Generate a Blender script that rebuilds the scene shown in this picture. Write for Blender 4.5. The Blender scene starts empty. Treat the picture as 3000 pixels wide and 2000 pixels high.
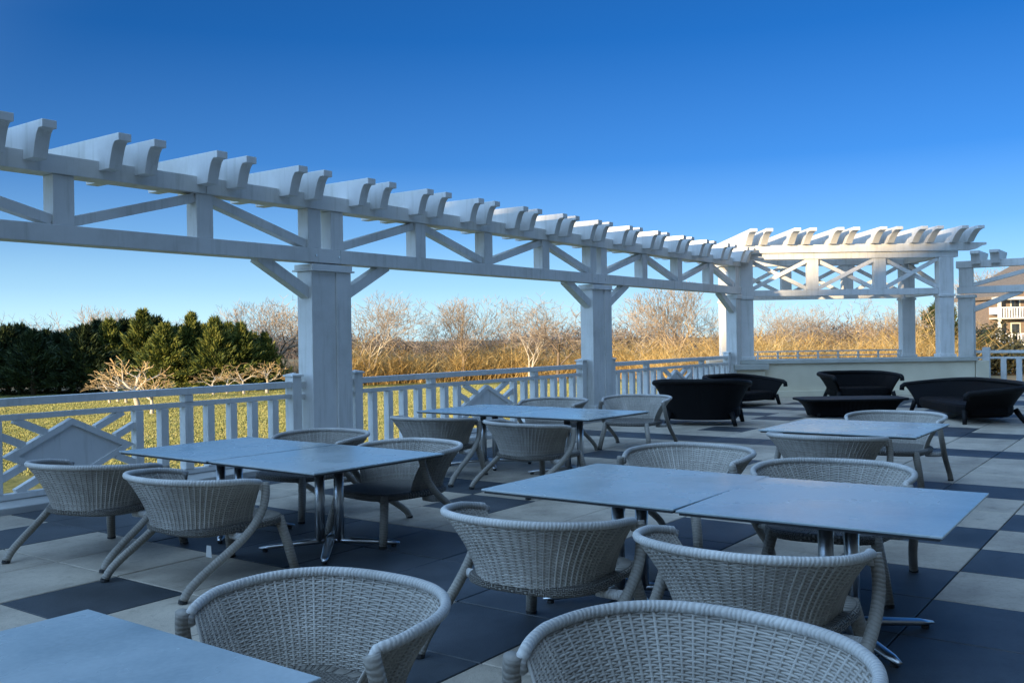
import bpy, math, random
from mathutils import Vector, Matrix, Quaternion
R = math.radians
random.seed(7)
scn = bpy.context.scene
col = scn.collection

# ------------------------------------------------------------------ materials
def nm(name):
    m = bpy.data.materials.new(name); m.use_nodes = True
    nt = m.node_tree; b = nt.nodes['Principled BSDF']
    return m, nt, b
def N(nt, t, **kw):
    n = nt.nodes.new(t)
    for k, v in kw.items():
        if k in n.inputs: n.inputs[k].default_value = v
        else: setattr(n, k, v)
    return n
def ramp(nt, fac, stops):
    r = nt.nodes.new('ShaderNodeValToRGB')
    e = r.color_ramp.elements
    while len(e) < len(stops): e.new(0.5)
    for i, (p, c) in enumerate(stops): e[i].position = p; e[i].color = (*c, 1)
    nt.links.new(fac, r.inputs[0]); return r
def simple(name, c1, c2, scale=4, rough=.6, bump=0, bscale=40, metal=0, spec=.5, detail=5, island=0, stretch=None, stain=0):
    m, nt, b = nm(name)
    tc = N(nt, 'ShaderNodeTexCoord')
    vec = tc.outputs['Object']
    if stretch:
        mp = N(nt, 'ShaderNodeMapping'); mp.inputs['Scale'].default_value = stretch
        nt.links.new(vec, mp.inputs[0]); vec = mp.outputs[0]
    no = N(nt, 'ShaderNodeTexNoise', Scale=scale, Detail=detail)
    nt.links.new(vec, no.inputs['Vector'])
    rr = ramp(nt, no.outputs[0], [(.3, c1), (.7, c2)])
    out = rr.outputs[0]
    if island:
        g = N(nt, 'ShaderNodeNewGeometry')
        mr = N(nt, 'ShaderNodeMapRange'); mr.inputs[3].default_value = 1 - island; mr.inputs[4].default_value = 1 + island
        nt.links.new(g.outputs['Random Per Island'], mr.inputs[0])
        mx = N(nt, 'ShaderNodeVectorMath', operation='SCALE')
        nt.links.new(out, mx.inputs[0]); nt.links.new(mr.outputs[0], mx.inputs['Scale']); out = mx.outputs[0]
    if stain:
        for sc_, lo, a0, a1 in ((1.1, .80, .38, .56), (9, .70, .30, .44), (34, .82, .34, .5)):
            n5 = N(nt, 'ShaderNodeTexNoise', Scale=sc_, Detail=8, Roughness=.7); nt.links.new(vec, n5.inputs['Vector'])
            r5 = ramp(nt, n5.outputs[0], [(a0, (lo, lo, lo)), (a1, (1, 1, 1))])
            m5 = N(nt, 'ShaderNodeMix', data_type='RGBA', blend_type='MULTIPLY'); m5.inputs[0].default_value = stain
            nt.links.new(out, m5.inputs[6]); nt.links.new(r5.outputs[0], m5.inputs[7]); out = m5.outputs[2]
    nt.links.new(out, b.inputs['Base Color'])
    b.inputs['Roughness'].default_value = rough; b.inputs['Metallic'].default_value = metal
    b.inputs['Specular IOR Level'].default_value = spec
    if bump:
        n2 = N(nt, 'ShaderNodeTexNoise', Scale=bscale, Detail=6)
        nt.links.new(vec, n2.inputs['Vector'])
        bp = N(nt, 'ShaderNodeBump', Strength=bump, Distance=.01)
        nt.links.new(n2.outputs[0], bp.inputs['Height']); nt.links.new(bp.outputs[0], b.inputs['Normal'])
    return m
M = {}
def paint_mat():
    m, nt, b = nm('weathered_white_paint')
    g = N(nt, 'ShaderNodeNewGeometry'); tc = N(nt, 'ShaderNodeTexCoord')
    a = N(nt, 'ShaderNodeTexNoise', Scale=1.3, Detail=8, Roughness=.65); nt.links.new(g.outputs['Position'], a.inputs['Vector'])
    mp = N(nt, 'ShaderNodeMapping'); mp.inputs['Scale'].default_value = (9, 9, .8); nt.links.new(g.outputs['Position'], mp.inputs[0])
    st = N(nt, 'ShaderNodeTexNoise', Scale=1.6, Detail=6, Roughness=.6); nt.links.new(mp.outputs[0], st.inputs['Vector'])
    r1 = ramp(nt, a.outputs[0], [(.30, (.58, .575, .55)), (.5, (.70, .70, .685)), (.72, (.77, .77, .76))])
    r2 = ramp(nt, st.outputs[0], [(.30, (.80, .80, .77)), (.48, (1, 1, 1))])
    mx = N(nt, 'ShaderNodeMix', data_type='RGBA', blend_type='MULTIPLY'); mx.inputs[0].default_value = .8
    nt.links.new(r1.outputs[0], mx.inputs[6]); nt.links.new(r2.outputs[0], mx.inputs[7]); nt.links.new(mx.outputs[2], b.inputs['Base Color'])
    gr = N(nt, 'ShaderNodeTexNoise', Scale=22, Detail=7, Roughness=.7); nt.links.new(mp.outputs[0], gr.inputs['Vector'])
    bp = N(nt, 'ShaderNodeBump', Strength=.22, Distance=.006); nt.links.new(gr.outputs[0], bp.inputs['Height']); nt.links.new(bp.outputs[0], b.inputs['Normal'])
    b.inputs['Roughness'].default_value = .52
    return m
M['paint'] = paint_mat()
M['kerb'] = simple('kerb_stone', (.42, .41, .39), (.56, .55, .52), 3, .75, .2, 60)
M['stucco'] = simple('cream_stucco', (.62, .55, .41), (.77, .70, .54), 1.3, .8, .25, 90, detail=8)
M['capstone'] = simple('cap_stone', (.40, .40, .36), (.52, .52, .47), 3, .7, .2, 60)
M['tile_light'] = simple('light_paver', (.37, .315, .25), (.49, .425, .34), 2.2, .62, .3, 130, detail=9, island=.13, stain=1)
M['tile_dark'] = simple('dark_paver', (.028, .037, .046), (.060, .071, .084), 2.2, .55, .3, 130, detail=9, island=.18, stain=1)
M['joint'] = simple('joint', (.03, .03, .03), (.05, .05, .05), 9, .9)
M['steel'] = simple('brushed_steel', (.55, .56, .57), (.68, .69, .70), 6, .32, .05, 80, metal=1, stretch=(1, 1, .2))
M['rubber'] = simple('black_rubber', (.015, .015, .016), (.03, .03, .03), 10, .7)
M['shell_dark'] = simple('weave_backing', (.21, .19, .16), (.27, .25, .215), 20, .8)
M['blackweave'] = None
M['glass'] = simple('window_glass', (.02, .025, .03), (.04, .05, .06), 2, .08)
M['shingle'] = simple('cedar_shingle', (.16, .115, .08), (.27, .20, .145), 5, .85, .5, 12, detail=8, stretch=(1, 1, 3))
M['roof'] = simple('brown_roof_shingle', (.15, .115, .085), (.24, .19, .14), 6, .85, .4, 18)
M['cream'] = simple('cream_trim', (.62, .58, .47), (.72, .68, .57), 2, .6)
M['bark'] = simple('grey_bark', (.24, .18, .12), (.42, .325, .225), 6, .9, .5, 30, island=.12)
M['bark_pale'] = simple('pale_bark', (.42, .36, .27), (.60, .53, .42), 6, .85, .4, 30, island=.1)
M['bark_dark'] = simple('dark_bark', (.13, .095, .065), (.24, .18, .125), 6, .9, .4, 30, island=.15)
M['twig_orange'] = simple('tawny_twig', (.40, .265, .11), (.58, .40, .19), 3, .85, island=.25)

def table_mat():
    m, nt, b = nm('slate_blue_top')
    tc = N(nt, 'ShaderNodeTexCoord')
    oi = N(nt, 'ShaderNodeObjectInfo')
    ad = N(nt, 'ShaderNodeVectorMath', operation='ADD'); nt.links.new(tc.outputs['Object'], ad.inputs[0]); nt.links.new(oi.outputs['Location'], ad.inputs[1])
    a = N(nt, 'ShaderNodeTexNoise', Scale=2.2, Detail=4, Roughness=.5); c = N(nt, 'ShaderNodeTexNoise', Scale=60, Detail=4)
    nt.links.new(ad.outputs[0], a.inputs['Vector']); nt.links.new(ad.outputs[0], c.inputs['Vector'])
    r1 = ramp(nt, a.outputs[0], [(.28, (.25, .315, .335)), (.5, (.35, .415, .435)), (.75, (.46, .52, .535))])
    mx = N(nt, 'ShaderNodeMix', data_type='RGBA', blend_type='MULTIPLY'); mx.inputs[0].default_value = .35
    r2 = ramp(nt, c.outputs[0], [(.3, (.7, .7, .7)), (.7, (1, 1, 1))])
    nt.links.new(r1.outputs[0], mx.inputs[6]); nt.links.new(r2.outputs[0], mx.inputs[7])
    nt.links.new(mx.outputs[2], b.inputs['Base Color'])
    r3 = ramp(nt, a.outputs[0], [(.3, (.16, .16, .16)), (.7, (.34, .34, .34))])
    nt.links.new(r3.outputs[0], b.inputs['Roughness']); b.inputs['Specular IOR Level'].default_value = .85
    bp = N(nt, 'ShaderNodeBump', Strength=.06, Distance=.002); nt.links.new(c.outputs[0], bp.inputs['Height']); nt.links.new(bp.outputs[0], b.inputs['Normal'])
    return m
M['tabletop'] = table_mat()
M['edge'] = simple('dark_top_edge', (.02, .022, .026), (.04, .042, .046), 5, .5)

def wicker(name, c1, c2, wscale=0.0, rough=.62, sp=.4):
    m, nt, b = nm(name)
    tc = N(nt, 'ShaderNodeTexCoord')
    no = N(nt, 'ShaderNodeTexNoise', Scale=9, Detail=6); nt.links.new(tc.outputs['Object'], no.inputs['Vector'])
    g = N(nt, 'ShaderNodeNewGeometry')
    mxf = N(nt, 'ShaderNodeMix'); mxf.inputs[0].default_value = .35
    nt.links.new(no.outputs[0], mxf.inputs[2]); nt.links.new(g.outputs['Random Per Island'], mxf.inputs[3])
    r = ramp(nt, mxf.outputs[0], [(.2, c1), (.8, c2)])
    nt.links.new(r.outputs[0], b.inputs['Base Color'])
    b.inputs['Roughness'].default_value = rough; b.inputs['Specular IOR Level'].default_value = sp
    oi = N(nt, 'ShaderNodeObjectInfo'); mo = N(nt, 'ShaderNodeMapRange'); mo.inputs[3].default_value = .82; mo.inputs[4].default_value = 1.12
    nt.links.new(oi.outputs['Random'], mo.inputs[0])
    n3 = N(nt, 'ShaderNodeTexNoise', Scale=2.6, Detail=3); nt.links.new(g.outputs['Position'], n3.inputs['Vector'])
    m3 = N(nt, 'ShaderNodeMapRange'); m3.inputs[1].default_value = .3; m3.inputs[2].default_value = .7; m3.inputs[3].default_value = .78; m3.inputs[4].default_value = 1.15
    nt.links.new(n3.outputs[0], m3.inputs[0])
    mu = N(nt, 'ShaderNodeMath', operation='MULTIPLY'); nt.links.new(mo.outputs[0], mu.inputs[0]); nt.links.new(m3.outputs[0], mu.inputs[1])
    sc = N(nt, 'ShaderNodeVectorMath', operation='SCALE'); nt.links.new(r.outputs[0], sc.inputs[0]); nt.links.new(mu.outputs[0], sc.inputs['Scale'])
    r = sc; nt.links.new(r.outputs[0], b.inputs['Base Color'])
    if wscale:
        su = N(nt, 'ShaderNodeSeparateXYZ'); nt.links.new(tc.outputs['UV'], su.inputs[0])
        mA = N(nt, 'ShaderNodeMath', operation='MULTIPLY'); mA.inputs[1].default_value = wscale*6.283; nt.links.new(su.outputs[0], mA.inputs[0])
        mB = N(nt, 'ShaderNodeMath', operation='MULTIPLY_ADD'); mB.inputs[1].default_value = 6.283; nt.links.new(su.outputs[1], mB.inputs[0]); nt.links.new(mA.outputs[0], mB.inputs[2])
        n4 = N(nt, 'ShaderNodeTexNoise', Scale=14, Detail=3); nt.links.new(tc.outputs['Object'], n4.inputs['Vector'])
        mD = N(nt, 'ShaderNodeMath', operation='MULTIPLY_ADD'); mD.inputs[1].default_value = 16; nt.links.new(n4.outputs[0], mD.inputs[0]); nt.links.new(mB.outputs[0], mD.inputs[2])
        sn = N(nt, 'ShaderNodeMath', operation='SINE'); nt.links.new(mD.outputs[0], sn.inputs[0])
        w = N(nt, 'ShaderNodeMapRange'); w.inputs[1].default_value = -1; w.inputs[2].default_value = 1; nt.links.new(sn.outputs[0], w.inputs[0])
        bp = N(nt, 'ShaderNodeBump', Strength=.45, Distance=.004)
        nt.links.new(w.outputs[0], bp.inputs['Height']); nt.links.new(bp.outputs[0], b.inputs['Normal'])
        mm = N(nt, 'ShaderNodeMix', data_type='RGBA', blend_type='MULTIPLY'); mm.inputs[0].default_value = .45
        rr = ramp(nt, w.outputs[0], [(.0, (.60, .60, .60)), (.4, (1, 1, 1))])
        nt.links.new(r.outputs[0], mm.inputs[6]); nt.links.new(rr.outputs[0], mm.inputs[7]); nt.links.new(mm.outputs[2], b.inputs['Base Color'])
    return m
M['wicker'] = wicker('grey_wicker_strand', (.305, .28, .25), (.525, .495, .45))
M['wrap'] = wicker('grey_wicker_wrap', (.37, .355, .335), (.62, .60, .57), 62)
M['wrapleg'] = wicker('grey_wicker_leg', (.24, .22, .19), (.37, .34, .30), 58)
M['seatweave'] = None
def weave2d(name, c1, c2, sx, sy, dark, rough=.6, spec=.4):
    m, nt, b = nm(name)
    tc = N(nt, 'ShaderNodeTexCoord')
    mp = N(nt, 'ShaderNodeMapping'); mp.inputs['Scale'].default_value = (sx, sy, 1); nt.links.new(tc.outputs['UV'], mp.inputs[0])
    ch = N(nt, 'ShaderNodeTexChecker', Scale=1.0); nt.links.new(mp.outputs[0], ch.inputs[0])
    w1 = N(nt, 'ShaderNodeTexWave', Scale=.5 / math.pi * math.pi); w1.bands_direction = 'X'; w2 = N(nt, 'ShaderNodeTexWave', Scale=.5); w2.bands_direction = 'Y'
    nt.links.new(mp.outputs[0], w1.inputs[0]); nt.links.new(mp.outputs[0], w2.inputs[0])
    mx = N(nt, 'ShaderNodeMix'); nt.links.new(ch.outputs['Fac'], mx.inputs[0]); nt.links.new(w1.outputs['Fac'], mx.inputs[2]); nt.links.new(w2.outputs['Fac'], mx.inputs[3])
    r = ramp(nt, mx.outputs[0], [(0, dark), (.35, c1), (1, c2)]); nt.links.new(r.outputs[0], b.inputs['Base Color'])
    bp = N(nt, 'ShaderNodeBump', Strength=.8, Distance=.008); nt.links.new(mx.outputs[0], bp.inputs['Height']); nt.links.new(bp.outputs[0], b.inputs['Normal'])
    b.inputs['Roughness'].default_value = rough; b.inputs['Specular IOR Level'].default_value = spec
    return m
M['seatweave'] = weave2d('grey_seat_weave', (.16, .145, .125), (.27, .25, .22), 60, 60, (.05, .045, .04))
M['blackweave'] = weave2d('black_weave', (.004, .004, .005), (.009, .009, .011), 110, 36, (.0012, .0012, .0016), .55, .12)
M['blackrim'] = simple('black_wicker_rim', (.005, .005, .006), (.011, .011, .012), 20, .55, spec=.15)

def foliage(name, stops, scale=.8, rough=.65, trans=.0):
    m, nt, b = nm(name)
    g = N(nt, 'ShaderNodeNewGeometry')
    no = N(nt, 'ShaderNodeTexNoise', Scale=scale, Detail=3); nt.links.new(g.outputs['Position'], no.inputs['Vector'])
    mx = N(nt, 'ShaderNodeMix'); mx.inputs[0].default_value = .5
    nt.links.new(no.outputs[0], mx.inputs[2]); nt.links.new(g.outputs['Random Per Island'], mx.inputs[3])
    r = ramp(nt, mx.outputs[0], stops); nt.links.new(r.outputs[0], b.inputs['Base Color'])
    b.inputs['Roughness'].default_value = rough; b.inputs['Specular IOR Level'].default_value = .25
    return m
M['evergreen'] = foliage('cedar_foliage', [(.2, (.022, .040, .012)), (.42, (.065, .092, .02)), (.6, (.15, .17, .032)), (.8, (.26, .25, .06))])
M['evergreen_shaded'] = foliage('shaded_cedar_foliage', [(.2, (.014, .026, .012)), (.5, (.032, .052, .02)), (.8, (.075, .098, .03))])  # darker cedar copy, shade on the row's left put into the colour
M['reed'] = foliage('golden_reed', [(.2, (.26, .16, .055)), (.45, (.46, .30, .10)), (.65, (.60, .43, .17)), (.85, (.72, .57, .30))], .35)
M['reed_dull'] = foliage('brown_brush', [(.2, (.15, .092, .045)), (.5, (.28, .18, .09)), (.8, (.40, .27, .14))], .35)
M['farwood'] = foliage('distant_wood', [(.2, (.10, .08, .07)), (.5, (.17, .135, .115)), (.8, (.24, .19, .155))], .1)
M['shrub'] = foliage('dark_shrub', [(.2, (.02, .02, .010)), (.5, (.05, .05, .022)), (.8, (.11, .085, .035))])

def lawn_mat():
    m, nt, b = nm('lawn_grass')
    tc = N(nt, 'ShaderNodeTexCoord')
    a = N(nt, 'ShaderNodeTexNoise', Scale=.35, Detail=6, Roughness=.65); c = N(nt, 'ShaderNodeTexNoise', Scale=5, Detail=8, Roughness=.75)
    nt.links.new(tc.outputs['Object'], a.inputs['Vector']); nt.links.new(tc.outputs['Object'], c.inputs['Vector'])
    r1 = ramp(nt, a.outputs[0], [(.33, (.20, .20, .06)), (.5, (.29, .26, .085)), (.68, (.40, .32, .13))])
    r2 = ramp(nt, c.outputs[0], [(.32, (.35, .38, .28)), (.5, (.85, .85, .8)), (.7, (1.25, 1.15, 1.0))])
    mx = N(nt, 'ShaderNodeMix', data_type='RGBA', blend_type='MULTIPLY'); mx.inputs[0].default_value = 1
    nt.links.new(r1.outputs[0], mx.inputs[6]); nt.links.new(r2.outputs[0], mx.inputs[7]); nt.links.new(mx.outputs[2], b.inputs['Base Color'])
    bp = N(nt, 'ShaderNodeBump', Strength=1.0, Distance=.06); nt.links.new(c.outputs[0], bp.inputs['Height']); nt.links.new(bp.outputs[0], b.inputs['Normal'])
    b.inputs['Roughness'].default_value = .9; b.inputs['Specular IOR Level'].default_value = .1
    return m
M['lawn'] = lawn_mat()
M['blade'] = foliage('grass_blade', [(.2, (.24, .26, .075)), (.5, (.345, .335, .11)), (.8, (.47, .41, .17))], .5)
M['field'] = simple('dry_field', (.20, .14, .07), (.32, .24, .12), .4, .95)

# ------------------------------------------------------------------ mesh helpers
class MB:
    def __init__(s): s.v = []; s.f = []; s.uv = []; s.mi = []
    def add(s, vs, fs, uvs=None, mi=0):
        o = len(s.v); s.v += [tuple(v) for v in vs]
        for k, f in enumerate(fs):
            s.f.append(tuple(o + i for i in f)); s.mi.append(mi)
            s.uv.append(uvs[k] if uvs else [(0, 0)] * len(f))
        return s
    def box(s, x0, x1, y0, y1, z0, z1, mi=0, T=None):
        vs = [Vector(p) for p in ((x0,y0,z0),(x1,y0,z0),(x1,y1,z0),(x0,y1,z0),(x0,y0,z1),(x1,y0,z1),(x1,y1,z1),(x0,y1,z1))]
        if T: vs = [T @ v for v in vs]
        return s.add(vs, [(0,3,2,1),(4,5,6,7),(0,1,5,4),(1,2,6,5),(2,3,7,6),(3,0,4,7)], None, mi)
    def prism(s, prof, a, b, fn):
        """profile of (p,q) extruded from a to b; fn(p,q,t)->xyz"""
        n = len(prof)
        vs = [fn(p, q, a) for p, q in prof] + [fn(p, q, b) for p, q in prof]
        fs = [tuple(range(n))[::-1], tuple(range(n, 2*n))] + [(i, (i+1) % n, n + (i+1) % n, n + i) for i in range(n)]
        return s.add(vs, fs)
    def bar(s, p, q, w, d, up=(0, 1, 0)):
        """rectangular bar p->q, d thick along up, w across"""
        p, q, up = Vector(p), Vector(q), Vector(up)
        t = (q - p).normalized(); sd = t.cross(up).normalized() * w / 2; u = sd.cross(t).normalized() * d / 2
        vs = [p - sd - u, p + sd - u, p + sd + u, p - sd + u, q - sd - u, q + sd - u, q + sd + u, q - sd + u]
        return s.add(vs, [(3,2,1,0),(4,5,6,7),(0,1,5,4),(1,2,6,5),(2,3,7,6),(3,0,4,7)])
    def tube(s, pts, rad, n=8, cap=True, flat=1.0, upv=None, ulen=1.0):
        pts = [Vector(p) for p in pts]; m = len(pts)
        if not hasattr(rad, '__len__'): rad = [rad] * m
        vs = []; L = [0]
        for i in range(1, m): L.append(L[-1] + (pts[i] - pts[i-1]).length)
        ref = None
        for i in range(m):
            t = (pts[min(i+1, m-1)] - pts[max(i-1, 0)]).normalized()
            if ref is None:
                ref = Vector(upv) if upv else (Vector((0,0,1)) if abs(t.z) < .9 else Vector((1,0,0)))
            a = (ref - t * ref.dot(t)).normalized(); ref = a; b = t.cross(a)
            for k in range(n):
                th = 2 * math.pi * k / n
                vs.append(pts[i] + a * math.cos(th) * rad[i] * flat + b * math.sin(th) * rad[i])
        fs = []; uv = []
        for i in range(m - 1):
            for k in range(n):
                k2 = (k+1) % n
                fs.append((i*n+k, i*n+k2, (i+1)*n+k2, (i+1)*n+k))
                u0, u1 = L[i]*ulen, L[i+1]*ulen
                uv.append([(u0, k/n), (u0, (k+1)/n), (u1, (k+1)/n), (u1, k/n)])
        if cap:
            fs.append(tuple(range(n))[::-1]); uv.append([(0,0)]*n)
            fs.append(tuple((m-1)*n + k for k in range(n))); uv.append([(0,0)]*n)
        return s.add(vs, fs, uv)
    def grid(s, rows, close=False):
        n = len(rows[0]); vs = [p for r in rows for p in r]; fs = []; uv = []
        for i in range(len(rows)-1):
            for k in range(n-1):
                fs.append((i*n+k, i*n+k+1, (i+1)*n+k+1, (i+1)*n+k))
                u = lambda a, b: (b/(n-1), a/(len(rows)-1))
                uv.append([u(i,k), u(i,k+1), u(i+1,k+1), u(i+1,k)])
        return s.add(vs, fs, uv)
    def obj(s, name, mats, parent=None, smooth=False, bevel=0):
        me = bpy.data.meshes.new(name); me.from_pydata(s.v, [], s.f)
        if not isinstance(mats, (list, tuple)): mats = [mats]
        for m in mats: me.materials.append(m)
        if len(mats) > 1: me.polygons.foreach_set('material_index', s.mi)
        ul = me.uv_layers.new(name='UVMap')
        flat = [c for f in s.uv for p in f for c in p]
        ul.data.foreach_set('uv', flat)
        if smooth: me.polygons.foreach_set('use_smooth', [True]*len(me.polygons))
        me.update()
        o = bpy.data.objects.new(name, me); col.objects.link(o)
        if parent: o.parent = parent
        if bevel:
            bv = o.modifiers.new('bevel', 'BEVEL'); bv.width = bevel; bv.segments = 2; bv.limit_method = 'ANGLE'
        return o
def tag(o, label=None, cat=None, group=None, kind=None):
    if label: o['label'] = label
    if cat: o['category'] = cat
    if group: o['group'] = group
    if kind: o['kind'] = kind
    return o
def empty(name, loc, label, cat, group=None, rz=0):
    o = bpy.data.objects.new(name, None); col.objects.link(o)
    o.location = loc; o.rotation_euler = (0, 0, rz); o.empty_display_size = .1
    return tag(o, label, cat, group)
def copy_tree(o, parent=None):
    c = o.copy(); col.objects.link(c)
    if parent: c.parent = parent
    for ch in list(o.children): copy_tree(ch, c)
    return c

# ------------------------------------------------------------------ camera
YAW, PITCH, ROLL, H, F = R(-54.174), R(-.179), R(-.875), 1.4, 2761.4
fwd = Vector((-math.sin(YAW)*math.cos(PITCH), math.cos(YAW)*math.cos(PITCH), math.sin(PITCH)))
rgt = fwd.cross(Vector((0,0,1))).normalized(); upv = rgt.cross(fwd)
r2 = math.cos(ROLL)*rgt + math.sin(ROLL)*upv; u2 = -math.sin(ROLL)*rgt + math.cos(ROLL)*upv
cam = bpy.data.objects.new('camera', bpy.data.cameras.new('camera')); col.objects.link(cam)
cam.matrix_world = Matrix(((r2.x,u2.x,-fwd.x,0),(r2.y,u2.y,-fwd.y,0),(r2.z,u2.z,-fwd.z,H),(0,0,0,1)))
cam.data.sensor_width = 36; cam.data.lens = 36*F/3000; cam.data.clip_end = 3000; cam.data.clip_start = .05
scn.camera = cam
# the site axis turned to the garden corner: l runs along the pavilion front, d away from the terrace
LX, LY, DX, DY = .585, -.811, .811, .585
def ld(l, d, z=0): return Vector((LX*l + DX*d, LY*l + DY*d, z))
LDROT = math.atan2(LY, LX)

# ------------------------------------------------------------------ light
SAZ = Vector((-1, .05)).normalized(); ELEV = R(8.0)
w = bpy.data.worlds.new('World'); scn.world = w; w.use_nodes = True
nt = w.node_tree; bg = nt.nodes['Background']
sky = nt.nodes.new('ShaderNodeTexSky'); sky.sky_type = 'NISHITA'; sky.sun_disc = False
sky.sun_elevation = ELEV; sky.sun_rotation = math.atan2(SAZ.x, SAZ.y)
sky.air_density = .62; sky.dust_density = 0.0; sky.ozone_density = 7.0; sky.altitude = 0
# winter haze low in the sky: paler towards the horizon all round
gv = N(nt, 'ShaderNodeTexCoord'); sz_ = N(nt, 'ShaderNodeSeparateXYZ'); nt.links.new(gv.outputs['Generated'], sz_.inputs[0])
hz = ramp(nt, sz_.outputs[2], [(0, (1.0,)*3), (.02, (.92,)*3), (.055, (.58,)*3), (.11, (.25,)*3), (.18, (.06,)*3), (.30, (0,)*3)])
mxs = N(nt, 'ShaderNodeMix', data_type='RGBA'); nt.links.new(hz.outputs[0], mxs.inputs[0]); tn = N(nt, 'ShaderNodeMix', data_type='RGBA', blend_type='MULTIPLY'); tn.inputs[0].default_value = 1; nt.links.new(sky.outputs[0], tn.inputs[6]); tn.inputs[7].default_value = (.96, 1.27, 1.17, 1)
nt.links.new(tn.outputs[2], mxs.inputs[6]); mxs.inputs[7].default_value = (4.7, 7.1, 8.2, 1)
# added sky glow, high to the left behind the camera, lifts the shade
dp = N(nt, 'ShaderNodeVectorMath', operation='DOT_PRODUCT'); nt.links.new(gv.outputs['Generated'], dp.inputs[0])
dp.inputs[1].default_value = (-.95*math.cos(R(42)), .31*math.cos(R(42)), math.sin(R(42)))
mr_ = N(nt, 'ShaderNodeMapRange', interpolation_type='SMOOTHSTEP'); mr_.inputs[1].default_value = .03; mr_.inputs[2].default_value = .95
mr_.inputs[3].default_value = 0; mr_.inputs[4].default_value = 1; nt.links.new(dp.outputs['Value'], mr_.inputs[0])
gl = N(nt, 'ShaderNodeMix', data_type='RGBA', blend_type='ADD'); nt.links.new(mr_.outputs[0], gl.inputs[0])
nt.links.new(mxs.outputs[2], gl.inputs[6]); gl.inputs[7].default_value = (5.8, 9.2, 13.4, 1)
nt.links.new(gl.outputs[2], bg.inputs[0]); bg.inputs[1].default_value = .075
sl = bpy.data.lights.new('sun', 'SUN'); sl.energy = 5.0; sl.angle = R(.55); sl.color = (1, .765, .47)
so = bpy.data.objects.new('sun', sl); col.objects.link(so)
dirv = Vector((-SAZ.x*math.cos(ELEV), -SAZ.y*math.cos(ELEV), -math.sin(ELEV)))
so.rotation_euler = dirv.to_track_quat('-Z', 'Y').to_euler(); so.location = (-20, -5, 30)
scn.view_settings.view_transform = 'Standard'; scn.view_settings.look = 'None'
scn.view_settings.gamma = 1; scn.view_settings.exposure = .92

# ------------------------------------------------------------------ setting
ZL = -1.35
ground = MB().add([(-900,-900,ZL-.03),(1500,-900,ZL-.03),(1500,1500,ZL-.03),(-900,1500,ZL-.03)], [(0,1,2,3)]).obj('ground', M['field']); tag(ground, kind='structure')
lawn = MB()
outline = [ld(l, d, ZL) for l, d in ((-70,-10),(60,-10),(60,44),(14,50),(6,69),(-10,69),(-14,55),(-70,53))]
lawn.add(outline, [tuple(range(len(outline)))]); tag(lawn.obj('lawn', M['lawn']), kind='structure')

import numpy as np
def grass(n):
    g = np.random.default_rng(21)
    d = 20 + 36*g.random(n)**.85; l = g.uniform(-.62, .16, n)*d
    base = np.stack([LX*l + DX*d, LY*l + DY*d, np.full(n, ZL)], 1)
    a = g.uniform(0, 6.28, n); hh = g.uniform(.028, .062, n)*(.75 + .5*np.sin(l*1.7 + 2*np.sin(d*.9))**2); wd = g.uniform(.006, .014, n)
    sd = np.stack([np.cos(a)*wd, np.sin(a)*wd, np.zeros(n)], 1)
    ln = np.stack([g.normal(0, .018, n), g.normal(0, .018, n), hh], 1)
    V = np.stack([base - sd, base + sd, base + sd*.6 + ln, base - sd*.6 + ln*.95], 1).reshape(-1, 3)
    me = bpy.data.meshes.new('grass'); me.vertices.add(4*n); me.vertices.foreach_set('co', V.astype(np.float32).ravel())
    me.loops.add(4*n); me.loops.foreach_set('vertex_index', np.arange(4*n, dtype=np.int32))
    me.polygons.add(n); me.polygons.foreach_set('loop_start', np.arange(0, 4*n, 4, dtype=np.int32))
    me.materials.append(M['blade']); me.update(); me.validate()
    o = bpy.data.objects.new('grass', me); col.objects.link(o); return o
tag(grass(520000), 'short yellow green lawn grass beyond the railing', 'grass', kind='stuff')

# paving: 24 inch pavers on a slab
T, OX, OY = .695, 2.515, 1.1223
DARK = {(0,5),(0,8),(1,8),(5,5),(3,0),(4,0),(6,0),(9,0),(3,-1),(5,-1),(7,-1),(9,-1),(9,1),(9,2),(5,2),(4,2),(1,2),(0,2),(6,6),(6,7),(5,7),
        (8,8),(9,8),(10,8),(11,8),(16,2),(17,2),(16,1),(18,3),(17,4),(20,4),(19,5),(15,6),(18,6),(19,7),(16,8),(20,2),(2,-1),(1,-2),(7,4),(10,4),(11,5),(10,6),(3,9),(5,9),(-2,4),(-2,7),(-1,3)}
for j in range(-4, 10):
    DARK |= {(2,j),(3,j),(13,j)}
slab = MB().box(-8, 27.2, -14, 8.02, -1.3, -.012); tag(slab.obj('terrace_base', M['joint']), kind='structure')
pl, pd = MB(), MB()
rnd = random.Random(3)
for i in range(-15, 36):
    for j in range(-21, 10):
        x0, y0 = OX + i*T, OY + j*T
        x1, y1 = x0 + T, min(y0 + T, 8.0)
        if x1 > 27.1: continue
        dk = (i, j) in DARK if (-2 <= i <= 20 and -2 <= j <= 9) else (rnd.random() < .36)
        g = .0048; z1 = rnd.uniform(-.0012, .0012); b_ = .004
        X0, X1, Y0, Y1 = x0+g, x1-g, y0+g, y1-g
        t = [(X0+b_,Y0+b_,z1),(X1-b_,Y0+b_,z1),(X1-b_,Y1-b_,z1),(X0+b_,Y1-b_,z1),(X0,Y0,z1-.004),(X1,Y0,z1-.004),(X1,Y1,z1-.004),(X0,Y1,z1-.004),(X0,Y0,-.02),(X1,Y0,-.02),(X1,Y1,-.02),(X0,Y1,-.02)]
        fs = [(0,1,2,3)] + [(4+k, 4+(k+1)%4, (k+1)%4, k) for k in range(4)] + [(8+k, 8+(k+1)%4, 4+(k+1)%4, 4+k) for k in range(4)]
        (pd if dk else pl).add(t, fs)
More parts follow.
